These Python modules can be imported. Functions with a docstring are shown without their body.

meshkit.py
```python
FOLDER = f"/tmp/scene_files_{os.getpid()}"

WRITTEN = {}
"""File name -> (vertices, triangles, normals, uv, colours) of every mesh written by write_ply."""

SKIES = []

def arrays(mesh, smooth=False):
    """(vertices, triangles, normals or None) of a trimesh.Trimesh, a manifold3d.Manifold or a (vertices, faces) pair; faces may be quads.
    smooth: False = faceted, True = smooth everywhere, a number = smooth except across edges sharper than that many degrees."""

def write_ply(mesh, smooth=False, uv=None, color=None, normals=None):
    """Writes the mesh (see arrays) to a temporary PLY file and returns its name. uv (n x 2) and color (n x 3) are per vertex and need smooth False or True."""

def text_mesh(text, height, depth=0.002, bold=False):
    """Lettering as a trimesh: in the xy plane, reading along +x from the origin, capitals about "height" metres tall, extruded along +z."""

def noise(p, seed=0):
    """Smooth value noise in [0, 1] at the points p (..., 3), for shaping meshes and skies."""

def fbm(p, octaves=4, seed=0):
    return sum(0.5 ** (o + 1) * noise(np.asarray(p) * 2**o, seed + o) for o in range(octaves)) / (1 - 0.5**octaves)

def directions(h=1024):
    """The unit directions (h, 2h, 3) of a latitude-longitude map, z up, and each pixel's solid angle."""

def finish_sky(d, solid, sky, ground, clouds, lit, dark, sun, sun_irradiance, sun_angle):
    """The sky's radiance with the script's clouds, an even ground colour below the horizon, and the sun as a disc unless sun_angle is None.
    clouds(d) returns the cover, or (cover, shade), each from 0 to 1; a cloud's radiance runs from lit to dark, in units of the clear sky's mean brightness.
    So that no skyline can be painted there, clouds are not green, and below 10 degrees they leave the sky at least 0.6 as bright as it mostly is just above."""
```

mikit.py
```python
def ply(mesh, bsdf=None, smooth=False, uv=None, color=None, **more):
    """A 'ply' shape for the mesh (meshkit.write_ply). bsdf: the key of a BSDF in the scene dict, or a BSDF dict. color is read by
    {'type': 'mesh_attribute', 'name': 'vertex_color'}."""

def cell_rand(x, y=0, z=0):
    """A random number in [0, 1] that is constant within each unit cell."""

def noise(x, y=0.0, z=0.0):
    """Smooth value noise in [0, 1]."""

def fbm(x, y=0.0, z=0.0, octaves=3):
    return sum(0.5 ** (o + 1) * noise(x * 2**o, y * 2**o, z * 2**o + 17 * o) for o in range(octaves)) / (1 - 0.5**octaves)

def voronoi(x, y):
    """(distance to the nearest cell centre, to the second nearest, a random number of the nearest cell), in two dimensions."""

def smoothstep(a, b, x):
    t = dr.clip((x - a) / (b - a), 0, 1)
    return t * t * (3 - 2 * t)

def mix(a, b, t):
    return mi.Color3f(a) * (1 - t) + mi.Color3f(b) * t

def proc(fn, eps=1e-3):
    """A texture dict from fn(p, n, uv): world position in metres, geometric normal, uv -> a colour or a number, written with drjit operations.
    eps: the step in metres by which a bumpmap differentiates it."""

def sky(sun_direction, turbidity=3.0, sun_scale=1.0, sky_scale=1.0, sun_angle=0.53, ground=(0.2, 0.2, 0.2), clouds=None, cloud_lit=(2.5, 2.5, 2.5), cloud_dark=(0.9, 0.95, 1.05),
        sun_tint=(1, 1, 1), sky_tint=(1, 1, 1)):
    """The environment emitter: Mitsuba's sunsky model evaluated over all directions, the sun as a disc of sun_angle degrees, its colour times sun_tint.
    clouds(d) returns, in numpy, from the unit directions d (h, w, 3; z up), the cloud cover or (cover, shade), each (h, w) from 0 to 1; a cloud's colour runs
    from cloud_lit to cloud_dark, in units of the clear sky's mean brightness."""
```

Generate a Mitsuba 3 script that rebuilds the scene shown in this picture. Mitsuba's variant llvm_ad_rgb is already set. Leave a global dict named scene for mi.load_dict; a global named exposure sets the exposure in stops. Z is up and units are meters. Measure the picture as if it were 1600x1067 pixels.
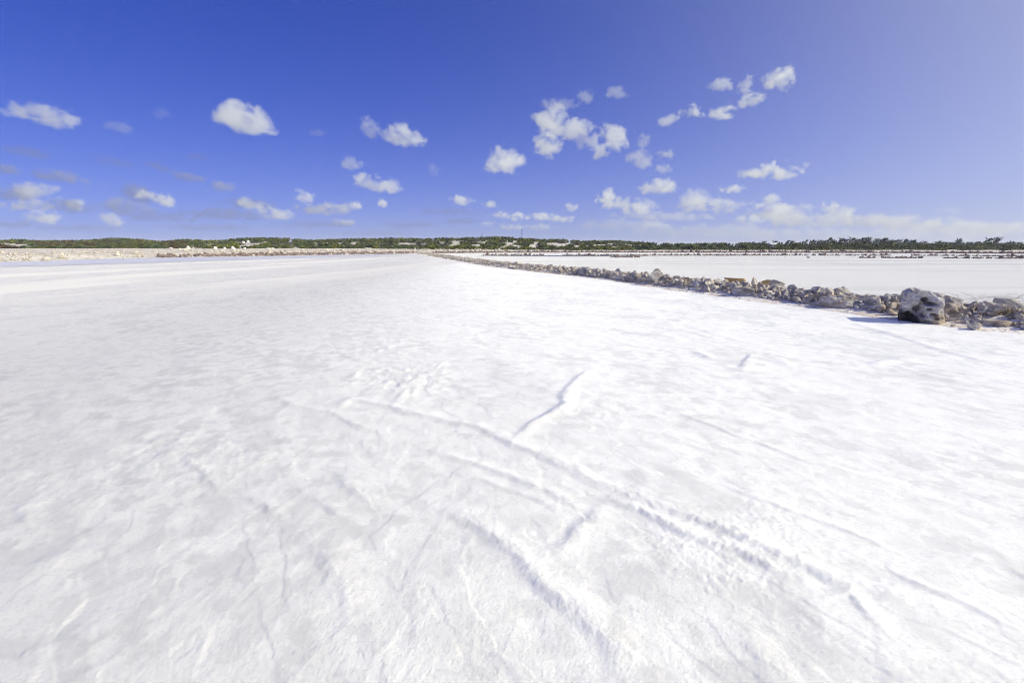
import math, random
import numpy as np, trimesh, drjit as dr, mitsuba as mi
import mikit, meshkit
T = mi.ScalarTransform4f
scene, labels = {}, {}
rng = np.random.default_rng(7)

# ------------------------------------------------------------------ camera, sky, exposure
EYE, PITCH = 1.6, math.radians(11.82)
scene['camera'] = {'type': 'perspective', 'fov': 96.66, 'fov_axis': 'x', 'near_clip': 0.05, 'far_clip': 6000.0,
                   'to_world': T().look_at(origin=[0, 0, EYE], target=[0, math.cos(PITCH), EYE - math.sin(PITCH)], up=[0, 0, 1])}
exposure = 1.96

SUN_AZ, SUN_EL = math.radians(104), math.radians(33)
sun = (math.cos(SUN_EL) * math.sin(SUN_AZ), math.cos(SUN_EL) * math.cos(SUN_AZ), math.sin(SUN_EL))
# cumulus clouds: azimuth, elevation, half width, half height (degrees), opacity, shade, tilt
CLOUDS = [(-43.32, 10.57, 2.17, 0.9, 0.72, 0.2, 4.7),
(-45.38, 10.45, 0.9, 0.39, 0.4, 0.2, -2.5),
(-38.79, 10.42, 0.98, 0.48, 0.25, 0.4, 1.4),
(-28.53, 12.24, 2.59, 1.47, 0.95, 0.12, 9.1),
(-21.64, 11.88, 0.95, 0.38, 0.2, 0.4, -4.4),
(-16.05, 12.59, 1.08, 1.09, 0.45, 0.2, -23.5),
(-12.57, 11.99, 2.45, 1.25, 0.8, 0.12, 5.4),
(-18.35, 8.93, 1.35, 0.67, 0.5, 0.2, 2.2),
(-15.84, 6.86, 2.96, 0.97, 0.85, 0.12, 8.1),
(-23.64, 5.07, 1.35, 0.88, 0.92, 0.05, -2),
(-0.99, 9.61, 2.39, 1.81, 1, 0.05, -0.2),
(-9.22, 8.52, 0.73, 0.7, 0.2, 0.3, -1.4),
(-35.55, 12.06, 0.77, 0.55, 0.13, 0.3, -7.1),
(-44.92, 7.54, 1.69, 0.45, 0.4, 1, 6.7),
(-46.35, 6.08, 0.87, 0.5, 0.6, 0.8, -4.4),
(-43.26, 5.79, 1.94, 0.58, 0.6, 0.75, 8),
(-39.43, 7.4, 1.44, 0.39, 0.32, 1, 5.3),
(-36.16, 7.33, 0.98, 0.46, 0.45, 1, 7.7),
(-33.98, 6.58, 1.57, 0.48, 0.5, 0.8, 4.3),
(-31.09, 5.93, 1.34, 0.62, 0.55, 0.6, 4.9),
(-32.96, 8.5, 1.16, 0.3, 0.28, 1, 0.4),
(-45.01, 4.49, 1.61, 0.78, 0.85, 0.25, 6.8),
(-46.45, 4.07, 1.24, 0.77, 0.6, 0.8, 2),
(-45.57, 3.31, 1.82, 0.52, 0.75, 0.35, -2.4),
(-42.77, 3.53, 0.71, 0.66, 0.85, 0.2, 7.6),
(-43.01, 3.3, 1.82, 0.66, 0.5, 0.9, 2.8),
(-44.95, 2.34, 1.17, 0.59, 0.85, 0.2, 6.3),
(-38.2, 4.64, 1.8, 0.87, 0.55, 0.9, 9.1),
(-37.57, 4.68, 0.97, 0.47, 0.85, 0.2, 0.1),
(-36.21, 4.23, 0.8, 0.66, 0.9, 0.15, 7.5),
(-39.28, 3.49, 2.09, 0.81, 0.6, 0.7, 0.8),
(-40.36, 2.29, 0.99, 0.58, 0.8, 0.2, 18.5),
(-36.75, 2.71, 2.75, 0.6, 0.45, 1, 1.4),
(-28.97, 4.27, 2.66, 0.58, 0.45, 0.95, 2.9),
(-28.57, 4.15, 1.55, 0.65, 0.8, 0.2, 12),
(-26.52, 3.3, 1.86, 0.74, 0.85, 0.2, 6.5),
(-31.4, 3.15, 3.73, 0.7, 0.5, 0.9, 1.4),
(-32.66, 1.83, 4.43, 0.32, 0.35, 1, -1),
(-42.43, 1.55, 2.98, 0.28, 0.35, 1, -1),
(-46.37, 1.71, 1.49, 0.31, 0.4, 1, -1.2),
(-21.43, 3.98, 3.48, 0.69, 0.75, 0.4, -1.5),
(-18.31, 4.49, 0.76, 0.49, 0.85, 0.1, -1.4),
(-15.32, 4.77, 0.57, 0.5, 0.9, 0.1, -1.3),
(-19.48, 2.62, 1.38, 0.36, 0.65, 0.3, -0.9),
(-22.23, 2.3, 4.01, 0.42, 0.35, 1, -0.9),
(-6.15, 5.28, 1.44, 0.58, 0.85, 0.1, 7.4),
(-2.71, 4.87, 1.08, 0.44, 0.8, 0.15, -0.2),
(-7.71, 4.02, 3.95, 0.44, 0.33, 1, 1.5),
(-6.21, 2.92, 2.31, 0.37, 0.4, 1, -0.3),
(-12.3, 2.42, 3.72, 0.37, 0.35, 1, -0.5),
(-1.55, 3.61, 1.09, 0.45, 0.8, 0.15, -0.1),
(0.47, 3.38, 1.71, 0.52, 0.85, 0.1, 0),
(3.88, 3.38, 1.85, 0.52, 0.85, 0.1, 0.2),
(6.2, 3.14, 1.31, 0.45, 0.8, 0.15, 0.3),
(7.17, 4.47, 0.84, 0.59, 0.8, 0.1, 0.6),
(0, 2.18, 1.72, 0.38, 0.7, 0.25, 0),
(3.12, 2.25, 1.87, 0.45, 0.7, 0.25, 0.1),
(-2.96, 2.63, 0.78, 0.3, 0.6, 0.25, -0.1),
(-15.29, 1.44, 4.37, 0.29, 0.3, 1, -0.4),
(4.62, 13.89, 2.38, 1.76, 0.95, 0.1, 11.1),
(4.22, 11.24, 1.77, 1.83, 0.95, 0.12, 0.8),
(7.23, 12.85, 2.3, 1.19, 0.85, 0.12, -8.4),
(8.81, 11.81, 1.87, 1.2, 0.6, 0.2, 21.8),
(11.65, 11.84, 1.91, 1.45, 0.88, 0.1, 32.4),
(10.47, 10.55, 1.22, 0.88, 0.7, 0.2, -28.1),
(8.59, 16.13, 0.9, 0.93, 0.4, 0.2, -17.5),
(12, 16.33, 1.29, 0.61, 0.4, 0.2, 8.5),
(14.94, 11.42, 0.76, 0.85, 0.42, 0.2, 43),
(14.85, 9.43, 1.54, 1.01, 0.62, 0.2, 12.4),
(17.59, 10.03, 1.02, 0.59, 0.62, 0.2, 8.1),
(17.36, 8.45, 1.03, 0.47, 0.45, 0.2, 2.5),
(5.55, 15.48, 2.12, 0.63, 0.35, 0.2, 1.5),
(17.7, 13.42, 1.05, 0.56, 0.72, 0.1, -10.8),
(19.98, 13.92, 1.21, 0.74, 0.78, 0.1, 9.8),
(23.06, 13.76, 1.53, 0.84, 0.97, 0.05, 5.5),
(25.86, 14.46, 1.22, 0.7, 0.87, 0.1, -8.6),
(22.66, 16.14, 1.32, 0.64, 0.7, 0.1, 6.4),
(25.01, 15.76, 0.64, 0.97, 0.6, 0.1, 16.8),
(28.42, 15.81, 1.48, 1.17, 1, 0.03, 15.7),
(27.02, 16.17, 0.5, 0.5, 0.5, 0.1, 7.5),
(28.46, 7.48, 3.04, 0.82, 0.97, 0.05, -0.4),
(24.84, 5.95, 1.2, 0.46, 0.92, 0.05, 2.5),
(17.35, 6.47, 2.36, 0.97, 0.97, 0.08, 1.9),
(11.28, 5.36, 1.11, 1.3, 0.95, 0.08, 1.1),
(14.4, 4.5, 2.61, 1, 0.9, 0.1, 6.1),
(15.18, 3.41, 3.61, 0.65, 0.5, 0.2, 0.9),
(21.24, 4.68, 2.68, 1.38, 1, 0.08, 5.7),
(24.05, 4.11, 2.32, 0.95, 0.8, 0.12, 1.7),
(28.62, 4.73, 0.77, 0.58, 0.88, 0.08, 2.3),
(29.34, 3.47, 3.41, 1.04, 1, 0.1, 1.7),
(26.58, 2.69, 1.49, 0.61, 0.92, 0.1, 1.2),
(34.76, 3.15, 1.68, 0.93, 1, 0.06, 1.8),
(34.07, 3.61, 0.8, 0.68, 1, 0.05, 2),
(32.14, 2.48, 4.19, 0.77, 0.85, 0.15, 1.3),
(38.27, 2.24, 5.53, 0.77, 0.92, 0.12, 3.4),
(43.68, 1.52, 4.92, 0.66, 0.92, 0.1, 2.1),
(47.52, 1.27, 3.22, 0.57, 0.88, 0.1, 0.9),
(42.64, 3.04, 1.17, 0.22, 0.32, 0.1, 2.1),
(22.28, 1.59, 10, 0.85, 0.5, 0.2, 0.6),
(12.3, 2.42, 5.2, 0.74, 0.4, 0.25, 0.5),
(16.68, 2.38, 1.57, 0.43, 0.6, 0.15, 0.7),
(36.96, 1.01, 13.15, 0.61, 0.5, 0.1, 0.6),
(19.44, 3.19, 4.14, 0.57, 0.5, 0.15, 1.1)]


def cloud_cover(d):
    el0 = np.degrees(np.arcsin(np.clip(d[..., 2], 0, 1)))
    away = np.degrees(np.arccos(np.clip(d @ np.array(sun), -1, 1)))
    # thin bright veil of sea haze: thickest along the horizon and round the sun
    cover = 1 - (1 - .46 * np.exp(-el0 / 6.5)) * (1 - np.minimum(.62, 1.9 * np.exp(-(away / 40.) ** 2))) * (1 - .95 * np.exp(-el0 / 17 - (away / 64.) ** 2))
    shade = np.full(cover.shape, .0)
    az, el = np.degrees(np.arctan2(d[..., 0], d[..., 1])), np.degrees(np.arcsin(np.clip(d[..., 2], -1, 1)))
    r = np.random.default_rng(3)
    rest = []                                             # the same scattered cumulus all round the sky
    for _ in range(170):
        a = r.uniform(54, 306)
        e = 1.5 + 26 * r.random() ** 1.8
        w = r.uniform(.6, 2.4) * (1.3 if e < 8 else 1)
        rest.append((a if a < 180 else a - 360, e, w, w * r.uniform(.25, .6), r.uniform(.4, .95), r.uniform(.05, .4), r.uniform(-5, 12)))
    for a, e, w, h, op, sh, tilt in CLOUDS + rest:
        m = 2.6 * max(w, h) + .3
        dz = (az - a + 180) % 360 - 180
        rows = np.nonzero(np.abs(el[:, 0] - e) < 2.2 * h + w * .6 + .3)[0]
        if not len(rows):
            continue
        cols = np.nonzero(np.abs(dz[rows[0]]) * math.cos(math.radians(e)) < m)[0]
        ix = np.ix_(rows, cols)
        u, v = dz[ix] * math.cos(math.radians(e)), el[ix] - e
        c, s = math.cos(math.radians(tilt)), math.sin(math.radians(tilt))
        u, v = (u * c - v * s), (u * s + v * c)
        q = np.stack([u, v * 1.2, np.full(u.shape, a * 7.3 + e * 3.1)], -1)
        size = max(.4, min(w, 1.6 * h))
        warp = np.stack([meshkit.fbm(q / size * 1.3 + 5, 4, 11), meshkit.fbm(q / size * 1.3 + 25, 4, 13)], -1) - .5
        q[..., :2] += warp * size * 1.1
        lump = meshkit.fbm(q * (1.7 / size, 1.7 / size, 1), 5, 4) - .5
        wisp = meshkit.fbm(q * (2.6 / size, 2.6 / size, 1), 5, 9) - .5
        u, v = u / .92, v / .92
        vv = np.where(v < 0, v / (h * .8), v / (h * 1.1))                    # flatter bases
        den = 1 - (u / w) ** 2 - vv ** 2 + 3.2 * lump + 2.2 * wisp + .2
        al = np.clip((den - .05) / 1.7, 0, 1)
        al = np.clip(al * (2 - al), 0, 1) * op
        top = np.clip(.62 + .40 * v / h + .32 * u / w + .9 * lump, 0, 1)     # sunlit towards the sun, greyer below
        shd = np.clip(sh + .42 * (1 - top) * min(1, h / .7), 0, 1)
        old = cover[ix]
        new = 1 - (1 - old) * (1 - al)
        shade[ix] = np.where(new > 1e-6, (shade[ix] * old * (1 - al) + shd * al) / np.maximum(new, 1e-6), 0)
        cover[ix] = new
    return cover, shade

scene['sky'] = mikit.sky(sun, turbidity=2.6, ground=(.6, .6, .62), clouds=cloud_cover, cloud_lit=(4.5, 4.7, 5.0), cloud_dark=(1.5, 1.6, 2.1),
                         sky_tint=(.085, .19, .73), sun_tint=(.88, 1.035, 1.12))


# ------------------------------------------------------------------ the salt pan: one sheet of crust out to the horizon
DIKE_FOOT = np.array([(16, 2.0), (12.6, 5.3), (10.6, 7.4), (9.6, 8.5), (9.0, 9.4), (8.75, 10.3), (8.5, 11.2), (8.05, 12.1), (7.6, 13.5), (6.95, 14.8), (6.28, 16.6), (5.56, 19.0), (4.7, 22.2), (3.45, 25.4),
                      (1.9, 28.4), (0.1, 32.4), (-1.8, 36.5), (-4.3, 44.5), (-8.3, 57.7), (-13.5, 75), (-18.2, 91), (-22, 104)])

def side_of(xy, line):
    """(distance to the polyline, signed distance: positive to its right seen along the line, metres along it)"""
    best, sign, along, at = np.full(len(xy), 1e9), np.zeros(len(xy)), np.zeros(len(xy)), 0.
    for a, b in zip(line[:-1], line[1:]):
        e = b - a
        L = np.hypot(*e)
        t = np.clip(((xy - a) @ e) / L ** 2, 0, 1)
        d = np.hypot(*(xy - a - t[:, None] * e).T)
        s = e[1] * (xy[:, 0] - a[0]) - e[0] * (xy[:, 1] - a[1])
        near = d < best
        sign, along, best = np.where(near, np.sign(s), sign), np.where(near, at + t * L, along), np.minimum(d, best)
        at += L
    return best, sign * best, along

# pressure ridges and furrows of the crust: (points, height, width) in metres
RIDGES = [([(-1.76,4.32),(-1.70,4.61),(-1.40,4.51),(-1.00,4.23),(-0.66,4.03),(-0.350,3.904),(0.000,3.557),(0.294,3.231),(0.556,2.901),(0.774,2.710),(1.088,2.493),(1.266,2.334),(1.423,2.130),(1.586,1.972),(1.718,1.877),(1.910,1.787)],0.032,0.055),
  ([(-0.603,3.318),(-0.288,3.157),(0.000,2.991),(0.254,2.750),(0.367,2.634),(0.495,2.548)],0.026,0.04),
  ([(0.544,2.710),(0.796,2.562),(1.016,2.305),(1.224,2.209),(1.369,2.008),(1.429,1.950)],0.03,0.045),
  ([(-0.487,2.619),(-0.315,2.527),(-0.090,2.276),(0.000,2.140),(0.154,1.907),(0.315,1.749),(0.412,1.597),(0.440,1.493),(0.456,1.413)],0.028,0.055),
  ([(0.596,2.657),(0.478,2.447),(0.319,2.247),(0.168,2.114)],0.022,0.045),
  ([(1.933,2.008),(1.969,1.886),(2.027,1.817),(2.160,1.629)],0.018,0.03),
  ([(2.466,2.089),(2.528,2.008),(2.588,1.907)],0.018,0.03),
  ([(2.187,1.731),(2.226,1.689),(2.276,1.613)],0.02,0.03),
  ([(1.02,5.84),(0.68,5.18),(0.55,4.67),(0.56,4.47),(0.31,4.14),(0.146,3.904),(0.000,3.557)],0.035,0.06),
  ([(4.75,6.01),(5.15,6.18),(5.88,6.56),(6.67,6.60)],0.03,0.08),
  ([(5.60,13.25),(5.74,11.27),(6.66,10.43),(7.26,9.53),(7.09,8.64),(6.93,7.73),(6.77,7.07),(6.71,6.44),(6.76,5.81)],0.035,0.07),
  ([(7.87,7.73),(7.80,6.98),(7.81,6.76),(7.84,6.15)],0.03,0.06),
  ([(3.04,5.81),(3.22,6.08),(3.55,6.60),(3.87,6.44),(3.78,5.91)],0.03,0.06),
  ([(5.06,6.01),(5.26,5.60),(5.50,5.18),(5.88,5.01)],0.025,0.06),
  ([(2.85,6.94),(2.88,6.64),(2.90,6.36)],0.03,0.05),
  ([(-2.55,4.67),(-2.15,4.41),(-1.76,4.23),(-1.454,3.981),(-1.106,3.689)],0.02,0.05),
  ([(-2.485,3.209),(-2.251,3.077),(-2.114,2.936),(-1.933,2.790)],0.022,0.035),
  ([(-1.814,2.734),(-1.544,2.583),(-1.361,2.493)],0.02,0.04),
  ([(-1.399,2.750),(-1.090,2.548),(-0.918,2.447)],0.016,0.04),
  ([(-2.863,3.830),(-2.801,3.622),(-2.712,3.188),(-2.554,2.710)],0.012,0.06),
  ([(-1.211,2.334),(-0.997,2.166),(-0.856,1.972),(-0.724,1.731),(-0.637,1.597)],0.022,0.06),
  ([(-3.098,2.710),(-3.051,2.548),(-2.728,2.365)],0.016,0.04),
  ([(-1.325,3.107),(-1.110,2.832),(-0.806,2.598)],0.014,0.04),
  ([(-1.940,3.107),(-1.943,3.434)],0.012,0.04),
  ([(0.279,2.562),(0.126,2.710),(-0.179,2.918),(-0.460,3.010)],0.012,0.03),
  ([(2.033,3.557),(2.226,3.263),(2.472,3.058),(2.699,2.832)],0.01,0.03),
  ([(1.63,4.23),(1.936,3.689),(2.193,3.375)],0.012,0.03),
  ([(1.437,2.832),(1.693,2.598),(1.945,2.334),(2.063,2.166)],0.01,0.025),
  ([(1.30,6.44),(1.76,6.08),(2.51,5.75),(3.02,5.45)],0.014,0.05),
  ([(-0.93,6.44),(-1.21,5.18),(-1.22,4.32)],0.014,0.05),
  ([(2.96,10.43),(3.65,9.14),(3.91,7.57)],0.02,0.07),
  ([(1.468,1.845),(1.603,1.865),(1.590,1.768),(1.579,1.645)],0.018,0.03),
  ([(0.824,1.662),(0.983,1.597),(1.022,1.479),(0.994,1.407)],0.02,0.05),
  ([(-0.607,1.629),(-0.549,1.566),(-0.495,1.465)],0.02,0.04),
  ([(-2.512,1.950),(-2.441,2.065),(-2.279,2.140),(-2.085,2.192)],0.012,0.06)]
FURROWS = [([(-1.855,1.972),(-1.925,1.787),(-1.965,1.597),(-2.026,1.507)],0.035,0.09),
  ([(-0.015,1.845),(0.057,1.731),(0.120,1.597),(0.150,1.479)],0.03,0.07),
  ([(-3.18,6.36),(-3.03,6.76)],0.05,0.22),
  ([(-2.196,1.662),(-2.115,1.703)],0.02,0.05),
  ([(1.103,1.696),(1.129,1.597),(1.097,1.479)],0.022,0.07),
  ([(-1.364,2.114),(-1.334,2.220)],0.02,0.05),
  ([(-0.582,2.231),(-0.527,2.220)],0.012,0.06),
  ([(-1.004,2.140),(-0.924,2.065)],0.02,0.05),
  ([(1.333,3.010),(1.393,2.832)],0.012,0.1),
  ([(-0.106,1.597),(-0.240,1.407)],0.02,0.09),
  ([(-1.211,1.714),(-1.102,1.645)],0.02,0.06),
  ([(0.453,2.017),(0.660,2.065)],0.01,0.06)]


def n2(xy, size, octaves, seed, turn=0., stretch=1.):
    """fbm of about the given feature size, -0.5 .. 0.5; turn (degrees from +y towards +x) and stretch draw it out into streaks"""
    c, s = math.cos(math.radians(turn)), math.sin(math.radians(turn))
    u, v = xy[:, 0] * c - xy[:, 1] * s, xy[:, 0] * s + xy[:, 1] * c
    return meshkit.fbm(np.stack([u / size, v / (size * stretch), np.full(len(u), seed * 3.7)], -1), octaves, seed) - .5

def step(a, b, x):
    t = np.clip((x - a) / (b - a), 0, 1)
    return t * t * (3 - 2 * t)

def crust_height(xy, dr_):
    r = np.hypot(*xy.T)
    keep = lambda size: np.clip(1.5 - dr_ / (size * .9), 0, 1)          # leave out what the mesh cannot carry there
    near = np.clip(1.15 - r / 60, 0, 1)
    z = .034 * n2(xy, 2.2, 3, 1, -20, 1.6) * near
    z += .022 * n2(xy, .60, 3, 2, -30, 1.5) * keep(.6)
    right = step(-.8, 2.2, xy[:, 0] + .12 * xy[:, 1])                     # streaks lie to the upper left on the right side, straight away on the left
    # crust plates: thin flat terraces with broken edges, at two sizes
    wp = np.stack([n2(xy, .20, 4, 31), n2(xy, .20, 4, 32)], -1)
    p = n2(xy + .24 * wp, 1.2, 5, 3, -32, 1.7) * 6
    fr = p - np.floor(p)
    z += .0032 * (np.floor(p) + step(.86, .975, fr) - p * .85) * keep(.3)
    p = n2(xy + .09 * wp, .34, 5, 33, -36, 2.0) * 5
    fr = p - np.floor(p)
    z += .0026 * (np.floor(p) + step(.75, .95, fr) - p * .7) * keep(.2)
    # short wind scales
    st = 1 - np.abs(2 * n2(xy + .04 * wp, .20, 4, 5, -40, 3.2)) * 4.5
    sl = 1 - np.abs(2 * n2(xy + .04 * wp, .20, 4, 6, 12, 3.0)) * 4.5
    z += .0018 * (np.clip(st, 0, 1) ** 1.5 * right + np.clip(sl, 0, 1) ** 1.5 * (1 - right)) * keep(.2)
    # clods and crumbs: rougher in a band across the middle left and in scattered patches
    lump = step(-.06, .16, n2(xy, 1.1, 4, 7)) * .9 + .1
    band = np.exp(-((xy[:, 0] + 1.1 + .26 * (xy[:, 1] - 4)) / 1.5) ** 2) * step(2.5, 4.5, xy[:, 1])
    left = (1 - right) * step(3.0, 4.5, r)
    clod = n2(xy, .10, 4, 9)
    z += (.0032 + .011 * band + .008 * left) * lump * np.clip(clod + .10, 0, 1) * 2.2 * keep(.10)
    z += .005 * lump * np.clip(n2(xy, .26, 4, 12), -.1, 1) * keep(.26) * (.6 + 1.2 * band)
    crumb = np.abs(n2(xy, .055, 4, 13))
    z += .007 * lump * (crumb - .12) * keep(.055)
    z += .0048 * n2(xy, .024, 4, 10) * keep(.026) * (.25 + lump)
    z += .0022 * n2(xy, .010, 2, 11) * keep(.010) + np.random.default_rng(5).normal(0, .00022, len(xy)) * np.clip(1.6 - dr_ / .012, 0, 1)
    # the traced ridges and furrows
    wob = np.stack([n2(xy, .12, 4, 21), n2(xy, .12, 4, 22)], -1) * .05 + np.stack([n2(xy, .35, 2, 23), n2(xy, .35, 2, 24)], -1) * .08
    rag = 1 + .6 * n2(xy, .045, 4, 25) + .9 * n2(xy, .6, 2, 26)
    for group, sgn in ((RIDGES, 1), (FURROWS, -1)):
        for pts, h, w in group:
            line = np.array(pts)
            lo, hi = line.min(0) - 6 * w - .1, line.max(0) + 6 * w + .1
            k = np.nonzero(((xy > lo) & (xy < hi)).all(1))[0]
            if not len(k):
                continue
            d, sd, _ = side_of(xy[k] + wob[k] * min(1, w / .045), line)
            end = np.minimum(np.hypot(*(xy[k] - line[0]).T), np.hypot(*(xy[k] - line[-1]).T))
            fade = .25 + .75 * step(0, 5 * w, end)
            east = sd if line[-1, 1] > line[0, 1] else -sd                # the gentle flank lies on the right, the broken one on the left
            if sgn > 0:
                prof = np.where(east > 0, np.exp(-(east / (1.45 * w)) ** 2), np.exp(-(east / (.9 * w)) ** 2))
                z[k] += .54 * h * prof * fade * np.clip(rag[k], .45, 1.7) - .06 * h * np.exp(-((east + 1.1 * w) / (.7 * w)) ** 2) * fade
            else:
                z[k] -= .30 * h * np.exp(-(d / w) ** 2) * fade
    # crust thrown up a little along the foot of the rubble dike, and level far off
    d, sd, _ = side_of(xy, DIKE_FOOT)
    z += .03 * np.exp(-((sd + .35) / .4) ** 2) * (n2(xy, .4, 3, 40) + .5) * keep(.4)
    calm = np.where(sd > 0, .2, 1.)
    return z * calm * np.clip(1.3 - r / 50, 0.0, 1)

def crust_mesh():
    r = [.25, .6, .9, 1.1, 1.22]
    while r[-1] < 120:
        r.append(r[-1] + max(.0042, .78 * (r[-1] ** 2 + 2.56) / 730))
    r = np.array(r + list(np.geomspace(r[-1] * 1.25, 3500, 14)))
    half = math.radians(57)
    th = np.concatenate([np.linspace(-half, half, 900), np.linspace(half, 2 * math.pi - half, 42)[1:-1]])
    R, TH = np.meshgrid(r, th, indexing='ij')
    DR = np.gradient(r)[:, None] + 0 * R
    DR[:, 900:] = np.maximum(DR[:, 900:], R[:, 900:] * .12)
    xy = np.stack([R * np.sin(TH), R * np.cos(TH)], -1).reshape(-1, 2)
    z = crust_height(xy, DR.reshape(-1)) * np.repeat(np.clip(r / .9, 0, 1), len(th))
    n, m = len(r), len(th)
    i, j = np.meshgrid(np.arange(n - 1), np.arange(m), indexing='ij')
    a, b, c, d = i * m + j, i * m + (j + 1) % m, (i + 1) * m + (j + 1) % m, (i + 1) * m + j
    f = np.stack([np.stack([a, b, c], -1), np.stack([a, c, d], -1)], -2).reshape(-1, 3)
    v = np.column_stack([xy, z])
    hub = len(v)
    v = np.vstack([v, [0, 0, 0]])
    f = np.vstack([f[:, ::-1], np.stack([np.full(m, hub), np.arange(m), (np.arange(m) + 1) % m], -1)[:, ::-1]])
    tri = v[f[:4]]
    if np.cross(tri[0, 1] - tri[0, 0], tri[0, 2] - tri[0, 0])[2] < 0:
        f = f[:, ::-1]
    return v, f

def turned(p, deg, size, stretch):
    c, s = math.cos(math.radians(deg)), math.sin(math.radians(deg))
    return (p.x * c - p.y * s) / size, (p.x * s + p.y * c) / (size * stretch)

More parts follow.
